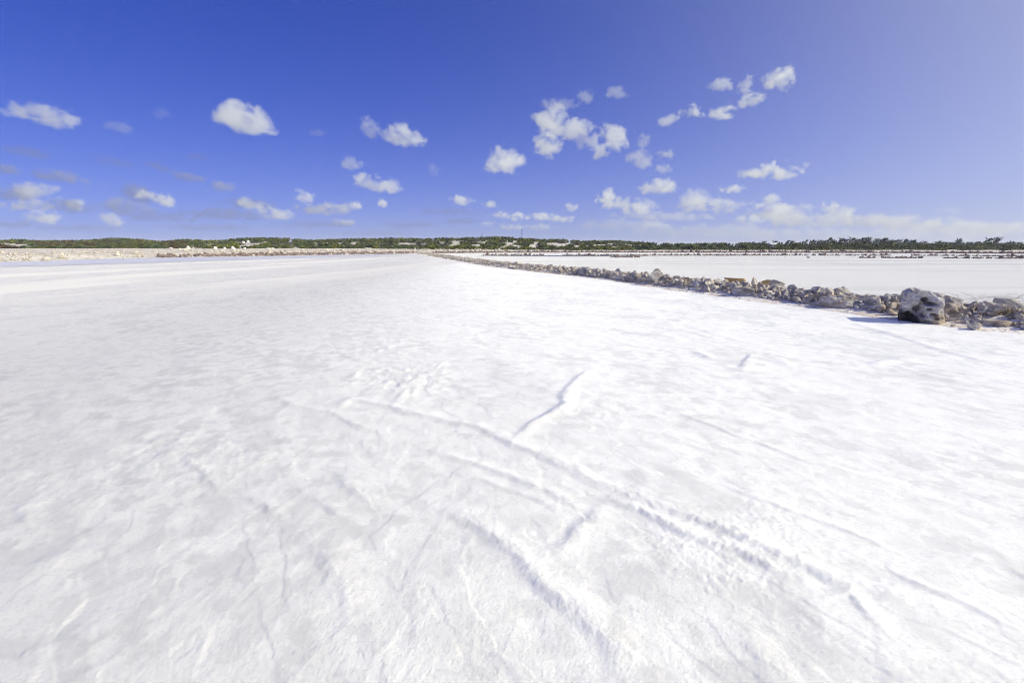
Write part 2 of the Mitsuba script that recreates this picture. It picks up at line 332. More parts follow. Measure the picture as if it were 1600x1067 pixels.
def salt_color(p, n, uv):
    u, v = turned(p, -25, .55, 1.7)
    patch = mikit.fbm(u, v, 3.3, octaves=5)
    mott = mikit.fbm(p.x * 9, p.y * 9, 6.2, octaves=6)
    u, v = turned(p, 10, 3.5, 7.)
    band = mikit.fbm(u, v, 9.1, octaves=4)
    u, v = turned(p, -38, .14, 2.2)
    fine = mikit.fbm(u, v, 1.7, octaves=3)
    speck = mikit.fbm(p.x * 26, p.y * 26, 2.2, octaves=3)
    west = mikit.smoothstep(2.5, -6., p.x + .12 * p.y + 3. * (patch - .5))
    clean = mikit.mix(mi.Color3f(.90, .905, .90), mi.Color3f(.54, .54, .55), west)   # damper to the west, with light falling off away from the sun painted in
    damp = clean * mi.Color3f(.71, .71, .725)                       # damp, dirtier salt
    c = mikit.mix(clean, damp, .34 * mikit.smoothstep(.50, .66, patch + .35 * (mott - .5)))
    c = mikit.mix(c, damp, .40 * mikit.smoothstep(.55, .72, fine) * mikit.smoothstep(.42, .6, patch))
    c = mikit.mix(c, damp, .25 * mikit.smoothstep(.60, .78, speck))
    u, v = turned(p, -30, .10, 1.7)
    mid = mikit.fbm(u, v, 12.2, octaves=6)
    c = mikit.mix(c, damp, (.18 * mikit.smoothstep(.47, .64, mott) + .24 * mikit.smoothstep(.535, .575, mott)) * (.45 + .55 * mikit.smoothstep(.40, .60, patch)))
    c = mikit.mix(c, damp, .20 * mikit.smoothstep(.525, .60, mid))
    grit = mikit.fbm(p.x * 95, p.y * 95, 3.2, octaves=2)
    c = mikit.mix(c, damp, .34 * mikit.smoothstep(.55, .75, grit))
    left = mikit.smoothstep(2., 22., -p.x + .25 * p.y)
    grey = mi.Color3f(.62, .615, .60)                      # shallow, wetter part of the pan towards the far left shore
    c = mikit.mix(c, grey, left * (.30 + .70 * mikit.smoothstep(.46, .58, band)))
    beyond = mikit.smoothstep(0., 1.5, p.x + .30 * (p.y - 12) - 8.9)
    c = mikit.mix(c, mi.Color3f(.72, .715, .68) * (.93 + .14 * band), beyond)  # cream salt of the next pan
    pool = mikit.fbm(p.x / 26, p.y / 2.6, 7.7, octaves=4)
    c = mikit.mix(c, mi.Color3f(.56, .555, .53), .55 * beyond * mikit.smoothstep(.48, .62, pool))  # water sheen on the next pan, painted into the salt as greyer bands
    return c

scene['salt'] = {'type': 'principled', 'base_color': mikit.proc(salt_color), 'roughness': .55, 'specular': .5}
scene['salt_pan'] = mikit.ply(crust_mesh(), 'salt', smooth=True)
labels['salt_pan'] = {'kind': 'structure', 'label': 'white rippled salt crust covering the dry pan', 'category': 'salt flat'}


# ------------------------------------------------------------------ helpers for things
def free_key(name):
    if name not in scene and name not in labels:
        return name
    k = 1
    while f'{name}_{k:03d}' in scene or f'{name}_{k:03d}' in labels:
        k += 1
    return f'{name}_{k:03d}'

def tag(key, label=None, cat=None, group=None, kind=None):
    d = {k: v for k, v in (('label', label), ('category', cat), ('group', group), ('kind', kind)) if v}
    labels[key] = {**labels.get(key, {}), **d}

def part(holder, name, shape):
    key = free_key(holder + '__' + name)
    scene[key] = shape
    return key

def rgb(*c):
    return {'type': 'rgb', 'value': list(c)}

# ------------------------------------------------------------------ stone and sand
def stone_fn(base, warm, pale, blotch=1.0):
    def fn(p, n, uv):
        tone = mikit.fbm(p.x * 2.3, p.y * 2.3, p.z * 2.3, octaves=2)          # from stone to stone
        c = mikit.mix(base, warm, mikit.smoothstep(.46, .68, tone))
        c = mikit.mix(c, pale, mikit.smoothstep(.5, .72, mikit.fbm(p.x * 9, p.y * 9, p.z * 9 + 4, octaves=4)) * .9)
        pit = mikit.fbm(p.x * 38, p.y * 38, p.z * 38, octaves=4)
        c = mikit.mix(c, mi.Color3f(.17, .145, .125), blotch * mikit.smoothstep(.48, .72, pit) * .75)
        crust = mikit.fbm(p.x * 4.5 + 7, p.y * 4.5, p.z * 4.5, octaves=4)
        return mikit.mix(c, mi.Color3f(.13, .115, .105), blotch * mikit.smoothstep(.56, .70, crust) * .6)
    return mikit.proc(fn)

def stone_relief(scale):
    def fn(p, n, uv):
        a = mikit.fbm(p.x * 14 * scale, p.y * 14 * scale, p.z * 14 * scale, octaves=4)
        return .065 / scale * a
    return mikit.proc(fn, eps=.004)

def stone_bsdf(tex, scale=1.0):
    return {'type': 'bumpmap', 'scale': 1.0, 'arbitrary': stone_relief(scale),
            'bsdf': {'type': 'principled', 'base_color': tex, 'roughness': .9, 'specular': .2}}

scene['limestone'] = stone_bsdf(stone_fn((.55, .505, .46), (.47, .39, .30), (.72, .68, .63)))
scene['grey_limestone'] = stone_bsdf(stone_fn((.46, .44, .425), (.41, .365, .33), (.65, .63, .60), .8))
scene['tan_limestone'] = stone_bsdf(stone_fn((.36, .26, .13), (.40, .27, .11), (.48, .37, .22), .7))
def block_fn():
    plain = stone_fn((.46, .44, .44), (.40, .34, .28), (.62, .60, .59), .6)
    fn0 = mikit._FUNCTIONS[plain['fn']]
    def fn(p, n, uv):
        c = fn0(p, n, uv)
        # black weathering crust low on the left side plus painted shade of the hollows, a tan tone low on the right
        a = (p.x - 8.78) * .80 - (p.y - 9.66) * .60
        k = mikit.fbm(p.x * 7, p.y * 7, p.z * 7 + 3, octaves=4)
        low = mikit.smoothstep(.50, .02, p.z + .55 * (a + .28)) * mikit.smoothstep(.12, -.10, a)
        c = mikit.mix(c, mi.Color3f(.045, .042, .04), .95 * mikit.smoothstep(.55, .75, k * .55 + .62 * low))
        right = mikit.smoothstep(.0, .22, a) * mikit.smoothstep(.42, .12, p.z)
        return mikit.mix(c, mi.Color3f(.40, .32, .22), .7 * mikit.smoothstep(.50, .75, k * .6 + .5 * right))
    return mikit.proc(fn)
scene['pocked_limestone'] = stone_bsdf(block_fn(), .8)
scene['brown_rubble'] = stone_bsdf(stone_fn((.25, .19, .185), (.22, .155, .13), (.40, .34, .32), .6), .6)
scene['cream_rubble'] = stone_bsdf(stone_fn((.64, .59, .51), (.56, .49, .40), (.78, .75, .68), .8), .6)
scene['white_stone'] = {'type': 'principled', 'base_color': rgb(.82, .81, .77), 'roughness': .8, 'specular': .2}

def sand_color(p, n, uv):
    a = mikit.fbm(p.x * 1.6, p.y * 1.6, 2., octaves=4)
    b = mikit.fbm(p.x * 22, p.y * 22, 5., octaves=3)
    c = mikit.mix(mi.Color3f(.70, .63, .56), mi.Color3f(.82, .79, .75), mikit.smoothstep(.38, .62, a))
    return mikit.mix(c, mi.Color3f(.36, .29, .24), .7 * mikit.smoothstep(.56, .7, b))
scene['sand'] = {'type': 'bumpmap', 'scale': 1.0, 'arbitrary': mikit.proc(lambda p, n, uv: .03 * mikit.fbm(p.x * 16, p.y * 16, 1., octaves=4), eps=.006),
                 'bsdf': {'type': 'principled', 'base_color': mikit.proc(sand_color), 'roughness': .9, 'specular': .2}}

ICO = {k: trimesh.creation.icosphere(subdivisions=k) for k in (1, 2, 3, 4, 6)}

def chunk(seed, sub=2, cuts=10, rough=.10, flat=1.0):
    """an angular, broken lump of limestone about 1 m across"""
    r = np.random.default_rng(seed)
    d = ICO[sub].vertices
    nrm = r.normal(size=(cuts, 3))
    nrm /= np.linalg.norm(nrm, axis=1, keepdims=True)
    off = r.uniform(.26, .48, cuts)
    k = np.maximum(d @ nrm.T, 1e-3)
    rad = np.minimum((off / k).min(1), .62)
    q = d * 2.2 + seed * 5.1
    rad = rad * (1 + rough * 2 * (meshkit.fbm(q, 4, seed) - .5) + rough * .8 * (meshkit.fbm(q * 3.1, 3, seed + 5) - .5) * (sub > 2))
    return d * rad[:, None] * [1, 1, flat], ICO[sub].faces

def joined(meshes):
    at, vs, fs = 0, [], []
    for v, f in meshes:
        vs.append(v)
        fs.append(f + at)
        at += len(v)
    return np.vstack(vs), np.vstack(fs)

def spin(r, tip=1.0):
    """a random turn (3 x 3); tip < 1 keeps it nearer upright"""
    a = r.uniform(0, 2 * math.pi)
    ax = r.normal(size=3)
    ax /= np.linalg.norm(ax)
    m = trimesh.transformations.rotation_matrix(r.uniform(0, math.pi) * tip, ax)[:3, :3]
    z = trimesh.transformations.rotation_matrix(a, [0, 0, 1])[:3, :3]
    return z @ m

def affine(m3, loc):
    m = np.eye(4)
    m[:3, :3], m[:3, 3] = m3, loc
    return mi.ScalarTransform4f(m.tolist())

def along_line(line, s):
    seg = np.hypot(*np.diff(line, axis=0).T)
    acc = np.concatenate([[0], np.cumsum(seg)])
    i = np.clip(np.searchsorted(acc, s, side='right') - 1, 0, len(seg) - 1)
    t = (s - acc[i]) / seg[i]
    p = line[i] + t[..., None] * (line[i + 1] - line[i])
    e = (line[i + 1] - line[i]) / seg[i][..., None]
    return p, e

def smooth_line(line, n):
    """the polyline with its corners rounded, n points evenly along it"""
    L = np.hypot(*np.diff(line, axis=0).T).sum()
    p, _ = along_line(line, np.linspace(0, L - 1e-6, n))
    for _ in range(6):
        p[1:-1] = .25 * p[:-2] + .5 * p[1:-1] + .25 * p[2:]
    return p

DIKE = smooth_line(DIKE_FOOT, 260)
DIKE_LEN = float(np.hypot(*np.diff(DIKE, axis=0).T).sum())

def dike_width(s):
    return np.interp(s, [0, 8, 12, 20, 35, 60, 120], [3.0, 2.9, 2.7, 2.5, 2.4, 2.6, 3.2])

def bank_height(s, t):
    """top of the sand bank under the rubble, t from its foot (0) to its back (1)"""
    return .17 * step(-.05, .28, t) * (1 - .45 * step(.35, .8, t)) * (1 - step(.92, 1.15, t))

def dike_point(s, t):
    p, e = along_line(DIKE, s)
    right = np.stack([e[..., 1], -e[..., 0]], -1)
    return p + right * (t * dike_width(s))[..., None]

def bank_mesh():
    s = np.concatenate([np.arange(0, 34, .09), np.arange(34, DIKE_LEN - .2, .5)])
    t = np.linspace(-.34, 1.25, 46)
    S, Tt = np.meshgrid(s, t, indexing='ij')
    xy = dike_point(S.ravel(), Tt.ravel())
    wob = .16 * n2(xy, .9, 3, 51) + .10 * n2(xy, .3, 3, 52)
    z = bank_height(S.ravel(), Tt.ravel() + wob)
    # the thin apron of sand in front ends where it dips under the crust, in a ragged line
    apron = step(-.30, -.02, Tt.ravel() + 1.3 * wob) * (1 - step(1.0, 1.22, Tt.ravel() + wob))
    z = z + (.05 + .035 * step(26, 16, S.ravel())) * apron - .035 + .035 * n2(xy, .5, 3, 53) + .02 * n2(xy, .12, 3, 54)
    n, m = len(s), len(t)
    i, j = np.meshgrid(np.arange(n - 1), np.arange(m - 1), indexing='ij')
    a = i * m + j
    f = np.stack([np.stack([a, a + m, a + m + 1], -1), np.stack([a, a + m + 1, a + 1], -1)], -2).reshape(-1, 3)
    return np.column_stack([xy, z]), f[:, ::-1]

scene['dike_bank'] = mikit.ply(bank_mesh(), {'type': 'twosided', 'bsdf': scene['sand']}, smooth=True)
tag('dike_bank', 'low sandy bank under the rubble of the dike', 'bank', kind='structure')

# ------------------------------------------------------------------ boulders one can point out on the dike
DIKE_TURN = {}
taken = []
def boulder(name, label, loc, size, bsdf, seed, turn=0., sub=3, cuts=13, rough=.10, group=None, mesh=None, sink=.12):
    v, f = mesh if mesh is not None else chunk(seed, sub, cuts, rough)
    v = v - [0, 0, v[:, 2].min()]
    ext = np.ptp(v, axis=0)
    v = (v - [*(v[:, :2].min(0) + ext[:2] / 2), 0]) / ext * np.array(size)
    a = math.radians(turn)
    v = v @ np.array([[math.cos(a), math.sin(a), 0], [-math.sin(a), math.cos(a), 0], [0, 0, 1]])
    v = v + [loc[0], loc[1], loc[2] - sink * size[2]]
    key = free_key(name)
    scene[key] = mikit.ply((v, f), bsdf, smooth=20)
    tag(key, label, 'rock', group)
    taken.append((loc[0], loc[1], .42 * max(size[0], size[1])))
    return key

def pocked_block():
    """the upright block: vertical walls, deep dark hollows, a smooth grey knob to the upper right; its face looks to -y"""
    d = ICO[6].vertices
    nr = np.array([[0, -1, .06], [-1, 0, -.03], [1, -.1, .22], [0, 1, .1], [.2, 0, 1], [-.55, -.1, .85], [.7, -.2, .75], [-.7, -.7, 0], [.75, -.6, .15], [.4, -.5, .8], [0, 0, -1]], float)
    nr /= np.linalg.norm(nr, axis=1, keepdims=True)
    off = np.array([.36, .44, .43, .36, .47, .60, .50, .52, .47, .54, .48])
    rad = (off / np.maximum(d @ nr.T, 1e-3)).min(1)
    v = d * np.minimum(rad, .75)[:, None]
    q = v * 3.0
    bump = .15 * (meshkit.fbm(q + 3, 4, 3) - .5) + .09 * (meshkit.fbm(q * 3.3, 4, 8) - .5)
    for x, y, z, r_, h in ((.25, -.25, .15, .17, .10), (-.24, -.25, .25, .18, .04), (.05, -.3, .05, .08, .10), (.18, -.3, -.30, .18, .05)):
        bump += h * np.exp(-(((v - [x, y, z]) / r_) ** 2).sum(1))
    v = v + d * bump[:, None]
    # hollows eaten straight into the face
    ww = .055 * np.stack([meshkit.fbm(q * 2.2 + 9, 4, 5) - .5, meshkit.fbm(q * 2.2 + 19, 4, 6) - .5], -1) * 2
    face = np.clip((-d[:, 1] - .15) * 4, 0, 1)
    deep = np.zeros(len(v))
    for x, z, rx, rz, dep in ((.00, .27, .075, .075, .26), (.12, .17, .13, .055, .26), (-.11, -.02, .10, .10, .30), (-.24, -.22, .13, .13, .24), (.02, -.20, .07, .07, .18), (.13, -.01, .055, .035, .14),
                              (.0, -.37, .22, .045, .12), (.24, -.15, .06, .04, .12), (-.07, .10, .05, .09, .14), (-.30, -.36, .12, .12, .22), (.33, -.27, .05, .06, .10), (-.02, -.1, .06, .12, .16)):
        w = np.stack([v[:, 0] - x, v[:, 2] - z], -1) + ww
        deep = np.maximum(deep, dep * face / (1 + (((w[:, 0] / rx) ** 2 + (w[:, 1] / rz) ** 2) ** 3.0)))
    v[:, 1] += 1.5 * deep
    v += d * (-.05 * np.clip(meshkit.fbm(q * 4 + 30, 3, 12) - .58, 0, 1) * 5)[:, None]
    ring = step(.28, .40, v[:, 2])                                         # ragged rim
    v[:, 2] += ring * .09 * (meshkit.fbm(v * [10, 10, 0] + 2, 3, 15) - .45)
    return v, ICO[6].faces

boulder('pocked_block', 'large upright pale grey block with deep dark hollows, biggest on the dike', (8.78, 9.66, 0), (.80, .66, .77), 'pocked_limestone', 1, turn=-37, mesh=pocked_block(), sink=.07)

def pyramid_lump(seed):
    v, f = chunk(seed, 3, 15, .14)
    h = (v[:, 2] - v[:, 2].min()) / np.ptp(v[:, 2])
    k = 1.15 - .85 * h ** .8
    return np.column_stack([v[:, :2] * k[:, None], v[:, 2]]), f

def slabby(seed, lean=0., sub=3):
    v, f = chunk(seed, sub, 9, .09)
    return np.column_stack([v[:, 0], v[:, 1], np.clip(v[:, 2], -.25, .22) + lean * v[:, 0]]), f

def conglomerate(seed):
    """many knobs grown together"""
    r = np.random.default_rng(seed)
    d = ICO[4].vertices
    v = d * [.5, .4, .36]
    b = np.zeros(len(v))
    for _ in range(70):
        c = r.normal(size=3)
        c = c / np.linalg.norm(c)
        b = np.maximum(b, r.uniform(.05, .13) * np.sqrt(np.clip(1 - ((d - c) ** 2).sum(1) / r.uniform(.03, .10), 0, 1)))
    b += .10 * (meshkit.fbm(d * 3 + seed, 4, seed) - .5)
    v = v + d * b[:, None]
    v[:, 2] = np.maximum(v[:, 2], -.2)
    return v, ICO[4].faces

boulder('pointed_boulder', 'dark pyramid-shaped boulder with a sharp tip at the foot of the dike', (5.98, 19.1, 0), (.80, .70, .72), 'grey_limestone', 5, mesh=pyramid_lump(5), turn=20, sink=.04)
boulder('wedge_boulder', 'steep dark boulder leaning at the dike foot, third large one right of the pyramid boulder', (6.70, 16.7, 0), (.75, .55, .42), 'grey_limestone', 21, turn=-15)
boulder('block_boulder', 'squat grey boulder on the dike foot left of the long blue-grey slab', (6.95, 15.75, 0), (.60, .5, .36), 'grey_limestone', 24, turn=30)
boulder('slab_boulder', 'long low blue-grey slab lying along the foot of the dike', (7.35, 14.55, 0), (.95, .45, .36), 'grey_limestone', 8, turn=-52, mesh=slabby(8, .05), sink=.1)
boulder('round_boulder', 'rounded pale boulder beside the right end of the long blue-grey slab', (7.85, 13.95, .02), (.48, .42, .30), 'limestone', 33, turn=10)
boulder('tan_boulder', 'long yellow-brown boulder on the back edge of the dike', (9.0, 18.4, .065), (.92, .5, .30), 'tan_limestone', 12, turn=-25, mesh=slabby(12, -.05), sink=.05)
boulder('cap_stone', 'thin dark flat stone lying behind the right end of the long yellow-brown boulder', (9.35, 18.75, .19), (.46, .3, .13), 'grey_limestone', 14, turn=10, mesh=slabby(14, .1, 2), sink=.05)
boulder('tan_boulder', 'small yellow-brown boulder left of a rounded grey one on the back of the dike', (10.25, 18.45, .065), (.50, .4, .24), 'tan_limestone', 15, turn=15, sink=.06)
boulder('grey_boulder', 'rounded grey boulder right of the small yellow-brown one on the back of the dike', (10.1, 17.45, .065), (.56, .45, .32), 'grey_limestone', 17, turn=-30, sink=.08)
boulder('spiky_stone', 'narrow spiky stone standing between the two yellow-brown boulders on the dike', (9.7, 18.35, .06), (.24, .24, .36), 'limestone', 19, mesh=pyramid_lump(19), sink=.05)
boulder('wedge_stone', 'dark triangular stone on the white back of the dike left of the pocked block', (10.55, 14.6, .065), (.55, .4, .31), 'grey_limestone', 41, turn=-40, mesh=pyramid_lump(41), sink=.08)
boulder('ridge_stone', 'low dark stone left of the triangular one on the back of the dike', (10.15, 15.1, .065), (.40, .3, .22), 'grey_limestone', 43, turn=-30, sink=.08)
boulder('knobbly_mound', 'wide knobbly lump of cemented rubble at the dike foot left of the pocked block', (8.42, 11.75, 0), (1.15, .7, .42), 'limestone', 3, turn=-58, mesh=conglomerate(3), sink=.12)
boulder('knobbly_mound', 'low brown knobbly lump of cemented rubble behind the bare sand left of the pocked block', (9.35, 11.7, .06), (1.1, .6, .34), 'limestone', 6, turn=-50, mesh=conglomerate(6), sink=.1)
boulder('slanting_slab', 'dark triangular slab standing behind the pocked block to its right', (11.75, 12.25, .06), (.60, .3, .27), 'grey_limestone', 51, turn=-40, mesh=pyramid_lump(51), sink=.1)
boulder('stacked_block', 'flat-topped grey block standing on the back of the dike near the right edge', (12.35, 11.3, .065), (.58, .42, .27), 'grey_limestone', 53, turn=-35, mesh=slabby(53, 0), sink=.04)
boulder('knobbly_boulder', 'brown knobbly boulder directly right of the pocked block', (9.45, 9.75, .0), (.88, .6, .46), 'limestone', 9, turn=-42, mesh=conglomerate(9), sink=.10)
boulder('pale_stone', 'small pale stone lying forward on the sand right of the pocked block', (8.98, 8.72, 0), (.27, .22, .17), 'limestone', 61, turn=0, sink=.05)
boulder('pale_stone', 'flat pale stone at the dike foot close to the right edge of the picture', (9.60, 8.85, .02), (.52, .36, .17), 'limestone', 63, turn=-45, mesh=slabby(63, .05), sink=.08)
boulder('lone_stone', 'small lone dark stone on the white back of the dike, leftmost of three', (7.75, 20.7, .06), (.32, .28, .22), 'grey_limestone', 71, mesh=pyramid_lump(71), sink=.06)
boulder('lone_stone', 'pointed lone stone on the white back of the dike, middle of three', (8.4, 20.2, .06), (.32, .28, .27), 'grey_limestone', 72, mesh=pyramid_lump(72), sink=.06)
boulder('lone_stone', 'low lone dark stone on the white back of the dike, rightmost of three', (8.75, 19.5, .06), (.46, .35, .22), 'grey_limestone', 73, sink=.06)
boulder('grey_boulder', 'broad grey boulder on the dike foot left of the pyramid boulder', (5.15, 21.6, 0), (.66, .5, .36), 'grey_limestone', 74, turn=30)

# ------------------------------------------------------------------ the rubble of the dike: 300 stones of their own, the rest one heap
CHUNKS3 = [chunk(100 + k, 3, 9, .12) for k in range(14)]
CHUNKS2 = [chunk(200 + k, 2, 9, .12) for k in range(14)]
CHUNKS1 = [chunk(300 + k, 1, 9, .14) for k in range(14)]
tag('rubble_dike', 'long low dike of loose broken limestone running from the right edge to the far shore', 'stone dike')
stones = []
r = np.random.default_rng(11)
def add_stone(s, t, size, lift):
    xy = dike_point(np.array([s]), np.array([t]))[0]
    for x, y, rad in taken:
        if math.hypot(xy[0] - x, xy[1] - y) < rad + .1 * size:
            return
    base = float(bank_height(s, t)) + .012
    stones.append((xy[0], xy[1], base + lift, size, s))
s = .0
while s < DIKE_LEN - .5:
    d = float(np.hypot(*along_line(DIKE, np.array([s]))[0][0]))
    far = d > 26
    w = float(dike_width(s))
    # the front pile, two or three stones deep
    gap = 4.6 < s - 0 < 0
    k = 1 if not far else 1
    for _ in range(int(r.poisson((24 if d < 14.5 else 15 if d < 26 else 7.5)))):
        t = r.beta(1.3, 1.9) * .85 if not far else r.beta(1.3, 1.6)
        size = float(np.clip(r.lognormal(math.log(.088 if d < 14.5 else .095 if not far else .105), .5), .045, .27 if d < 14.5 else .25))
        pile = (.21 if d < 14.5 else .17) * math.exp(-((t - .2) / .17) ** 2) if not far else .13 * math.exp(-((t - .45) / .3) ** 2)
        add_stone(s + r.uniform(-.1, .1), t, size, r.uniform(0, 1) * pile)
    if r.random() < (1.2 if not far else .6):               # single stones on the flat back
        add_stone(s, r.uniform(.55, 1.02), float(np.clip(r.lognormal(math.log(.115), .5), .05, .27)), 0)
    for _ in range(r.poisson(1.6) if d < 30 else 0):                           # crumbs on the sand in front
        add_stone(s, r.uniform(-.14, .05), float(r.uniform(.02, .075)), 0)
    s += .085 if d < 26 else .085 + .004 * (d - 26)
stones.sort(key=lambda q: -q[3] / math.hypot(q[0], q[1]) if math.atan2(q[0], q[1]) < .86 else 0)
STONE_PLY = {}
heap = {'limestone': [], 'grey_limestone': []}
for k, (x, y, z, size, s) in enumerate(stones):
    rr = np.random.default_rng(5000 + k)
    m3 = spin(rr) @ np.diag(size * rr.uniform(.8, 1.25, 3) * [1, 1, .85])
    which, mat = int(rr.integers(14)), 'limestone' if rr.random() < .72 else 'grey_limestone'
    loc = [x, y, z + .30 * size]
    if k < 300:
        lod = 3 if k < 110 else 2
        shape = STONE_PLY.setdefault((lod, which, mat), mikit.ply((CHUNKS3 if lod == 3 else CHUNKS2)[which], mat, smooth=16))
        part('rubble_dike', 'stone', {**shape, 'to_world': affine(m3, loc)})
    else:
        v, f = (CHUNKS2 if size / math.hypot(x, y) > .0105 else CHUNKS1)[which]
        heap[mat].append((v @ m3.T + loc, f))
for mat, ms in heap.items():
    key = part('rubble_dike', 'loose_rubble', mikit.ply(joined(ms), mat, smooth=False))
    tag(key, kind='stuff')

# dry twigs arching behind the block
def tube(points, r0, r1, sides=5):
    p = np.asarray(points, float)
    t = np.gradient(p, axis=0)
    t /= np.linalg.norm(t, axis=1, keepdims=True)
    a = np.cross(t, [.3, .2, .93])
    a /= np.linalg.norm(a, axis=1, keepdims=True)
    b = np.cross(t, a)
    ang = np.arange(sides) * 2 * math.pi / sides
    rad = np.linspace(r0, r1, len(p))[:, None, None]
    v = (p[:, None] + rad * (np.cos(ang)[None, :, None] * a[:, None] + np.sin(ang)[None, :, None] * b[:, None])).reshape(-1, 3)
    i, j = np.meshgrid(np.arange(len(p) - 1), np.arange(sides), indexing='ij')
    q = np.stack([i * sides + j, i * sides + (j + 1) % sides, (i + 1) * sides + (j + 1) % sides, (i + 1) * sides + j], -1).reshape(-1, 4)
    f = np.vstack([q[:, [0, 1, 2]], q[:, [0, 2, 3]]])
    cap = np.array([[k, (k + 1) % sides, 0] for k in range(1, sides - 1)])
    return v, np.vstack([f, cap[:, ::-1], cap + (len(p) - 1) * sides])

scene['dry_wood'] = {'type': 'diffuse', 'reflectance': rgb(.46, .42, .38)}
twigs = []
for k in range(15):
    a = np.array([11.7 + r.uniform(-.35, .9), 12.0 - r.uniform(-.3, .9), .13])
    span, hgt = r.uniform(.5, 1.25), r.uniform(.12, .34)
    dirn = np.array([.74, -.67]) * (1 if r.random() < .75 else -1) + r.normal(size=2) * .2
    u = np.linspace(0, r.uniform(.6, 1), 12)
    pts = np.column_stack([a[0] + dirn[0] * span * u, a[1] + dirn[1] * span * u, a[2] + hgt * np.sin(math.pi * u) + .03 * np.sin(11 * u + k) * u + .02 * np.sin(23 * u + 2 * k)])
    twigs.append(tube(pts, .005, .002, 4))
scene['dry_branch'] = mikit.ply(joined(twigs), 'dry_wood', smooth=True)
tag('dry_branch', 'tangle of thin arching dry twigs on the dike right of the pocked block', 'branch')



# ------------------------------------------------------------------ far shore, dunes, water
SHORE = np.array([(-110, -10), (-75, 22), (-56, 37), (-50, 45), (-51.3, 52.5), (-50, 60.6), (-46.5, 67.6), (-40, 73), (-33.5, 82), (-25.5, 92), (-21, 104), (-12, 117), (0, 123), (17, 125), (65, 119), (93, 113), (114, 103), (150, 82), (190, 40)])
# crest of the scrub: lateral slope x / y, height of the top of the scrub where it stands 215 m out
SKYLINE = np.array([(-1.6, 4.2), (-1.097, 4.3), (-1.054, 4.9), (-1.021, 4.3), (-0.987, 4.3), (-0.891, 4.6), (-0.849, 5.4), (-0.802, 4.9), (-0.754, 4.0), (-0.706, 4.9), (-0.644, 4.3), (-0.561, 5.5), (-0.493, 5.5), (-0.439, 4.6),
                    (-0.329, 5.2), (-0.26, 5.5), (-0.192, 5.2), (-0.068, 5.8), (-0.027, 6.1), (0.041, 5.2), (0.11, 4.9), (0.151, 4.0), (0.178, 4.3), (0.233, 4.3), (0.275, 3.2), (0.343, 2.3), (0.5, 2.2), (0.7, 2.6), (1.1, 2.4), (1.6, 2.4)])

def land_height(xy):
    d, sd, _ = side_of(xy, SHORE)
    s = -sd                                                 # metres inland
    k = xy[:, 0] / np.maximum(xy[:, 1], 1)
    left = step(.15, -.25, k)
    left = 1 - step(-.25, .15, k)
    z = -.06 + (.40 + .20 * left) * step(-.3, 7, s) + .005 * np.clip(s, 0, 60) * left
    far = xy[:, 1]
    crest = np.interp(k, SKYLINE[:, 0], SKYLINE[:, 1]) - 1.75
    hill = step(150, 212, far) * (1 - .8 * step(225, 330, far))
    z = z + np.maximum(crest - z, .0) * hill * (1 + .5 * n2(xy, 14, 3, 61))
    z = z + (.10 * n2(xy, 1.6, 3, 62) + .30 * n2(xy, 9, 2, 63) * step(3, 20, s)) * step(-1, 2, s)
    return np.where(s < -2, -.5, z)

def land_mesh():
    k = np.tan(np.linspace(math.radians(-64), math.radians(62), 560))
    th = np.arctan(k)
    r = np.concatenate([np.linspace(44, 135, 190), np.linspace(136, 330, 120), np.geomspace(335, 2500, 14)])
    R, TH = np.meshgrid(r, th, indexing='ij')
    Rr = np.where(R < 340, R / np.maximum(np.cos(TH), .55) ** .5, R * 1.3)
    xy = np.stack([Rr * np.sin(TH), Rr * np.cos(TH)], -1).reshape(-1, 2)
    z = land_height(xy)
    n, m = len(r), len(th)
    i, j = np.meshgrid(np.arange(n - 1), np.arange(m - 1), indexing='ij')
    a = i * m + j
    f = np.stack([np.stack([a, a + m, a + m + 1], -1), np.stack([a, a + m + 1, a + 1], -1)], -2).reshape(-1, 3)
    v = np.column_stack([xy, z])
    keep = z[f].max(1) > -.3
    used, f = np.unique(f[keep], return_inverse=True)
    return v[used], f.reshape(-1, 3)[:, ::-1]

def land_color(p, n, uv):
    a = mikit.fbm(p.x * .45, p.y * .45, 1., octaves=4)
    b = mikit.fbm(p.x * 3.1, p.y * 3.1, 4., octaves=3)
    c = mikit.mix(mi.Color3f(.74, .71, .655), mi.Color3f(.60, .555, .50), mikit.smoothstep(.45, .62, a))
    c = mikit.mix(c, mi.Color3f(.30, .24, .19), .7 * mikit.smoothstep(.55, .68, b))
    dune = mikit.smoothstep(140., 165., p.y)
    pale = mikit.mix(mi.Color3f(.44, .42, .40), mi.Color3f(.66, .63, .58), mikit.smoothstep(.42, .62, a))
    return mikit.mix(c, pale, dune)
scene['shore_sand'] = {'type': 'twosided', 'bsdf': {'type': 'diffuse', 'reflectance': mikit.proc(land_color)}}
scene['dune_land'] = mikit.ply(land_mesh(), 'shore_sand', smooth=True)
tag('dune_land', 'sandy far shore rising to low dunes', 'dunes', kind='structure')

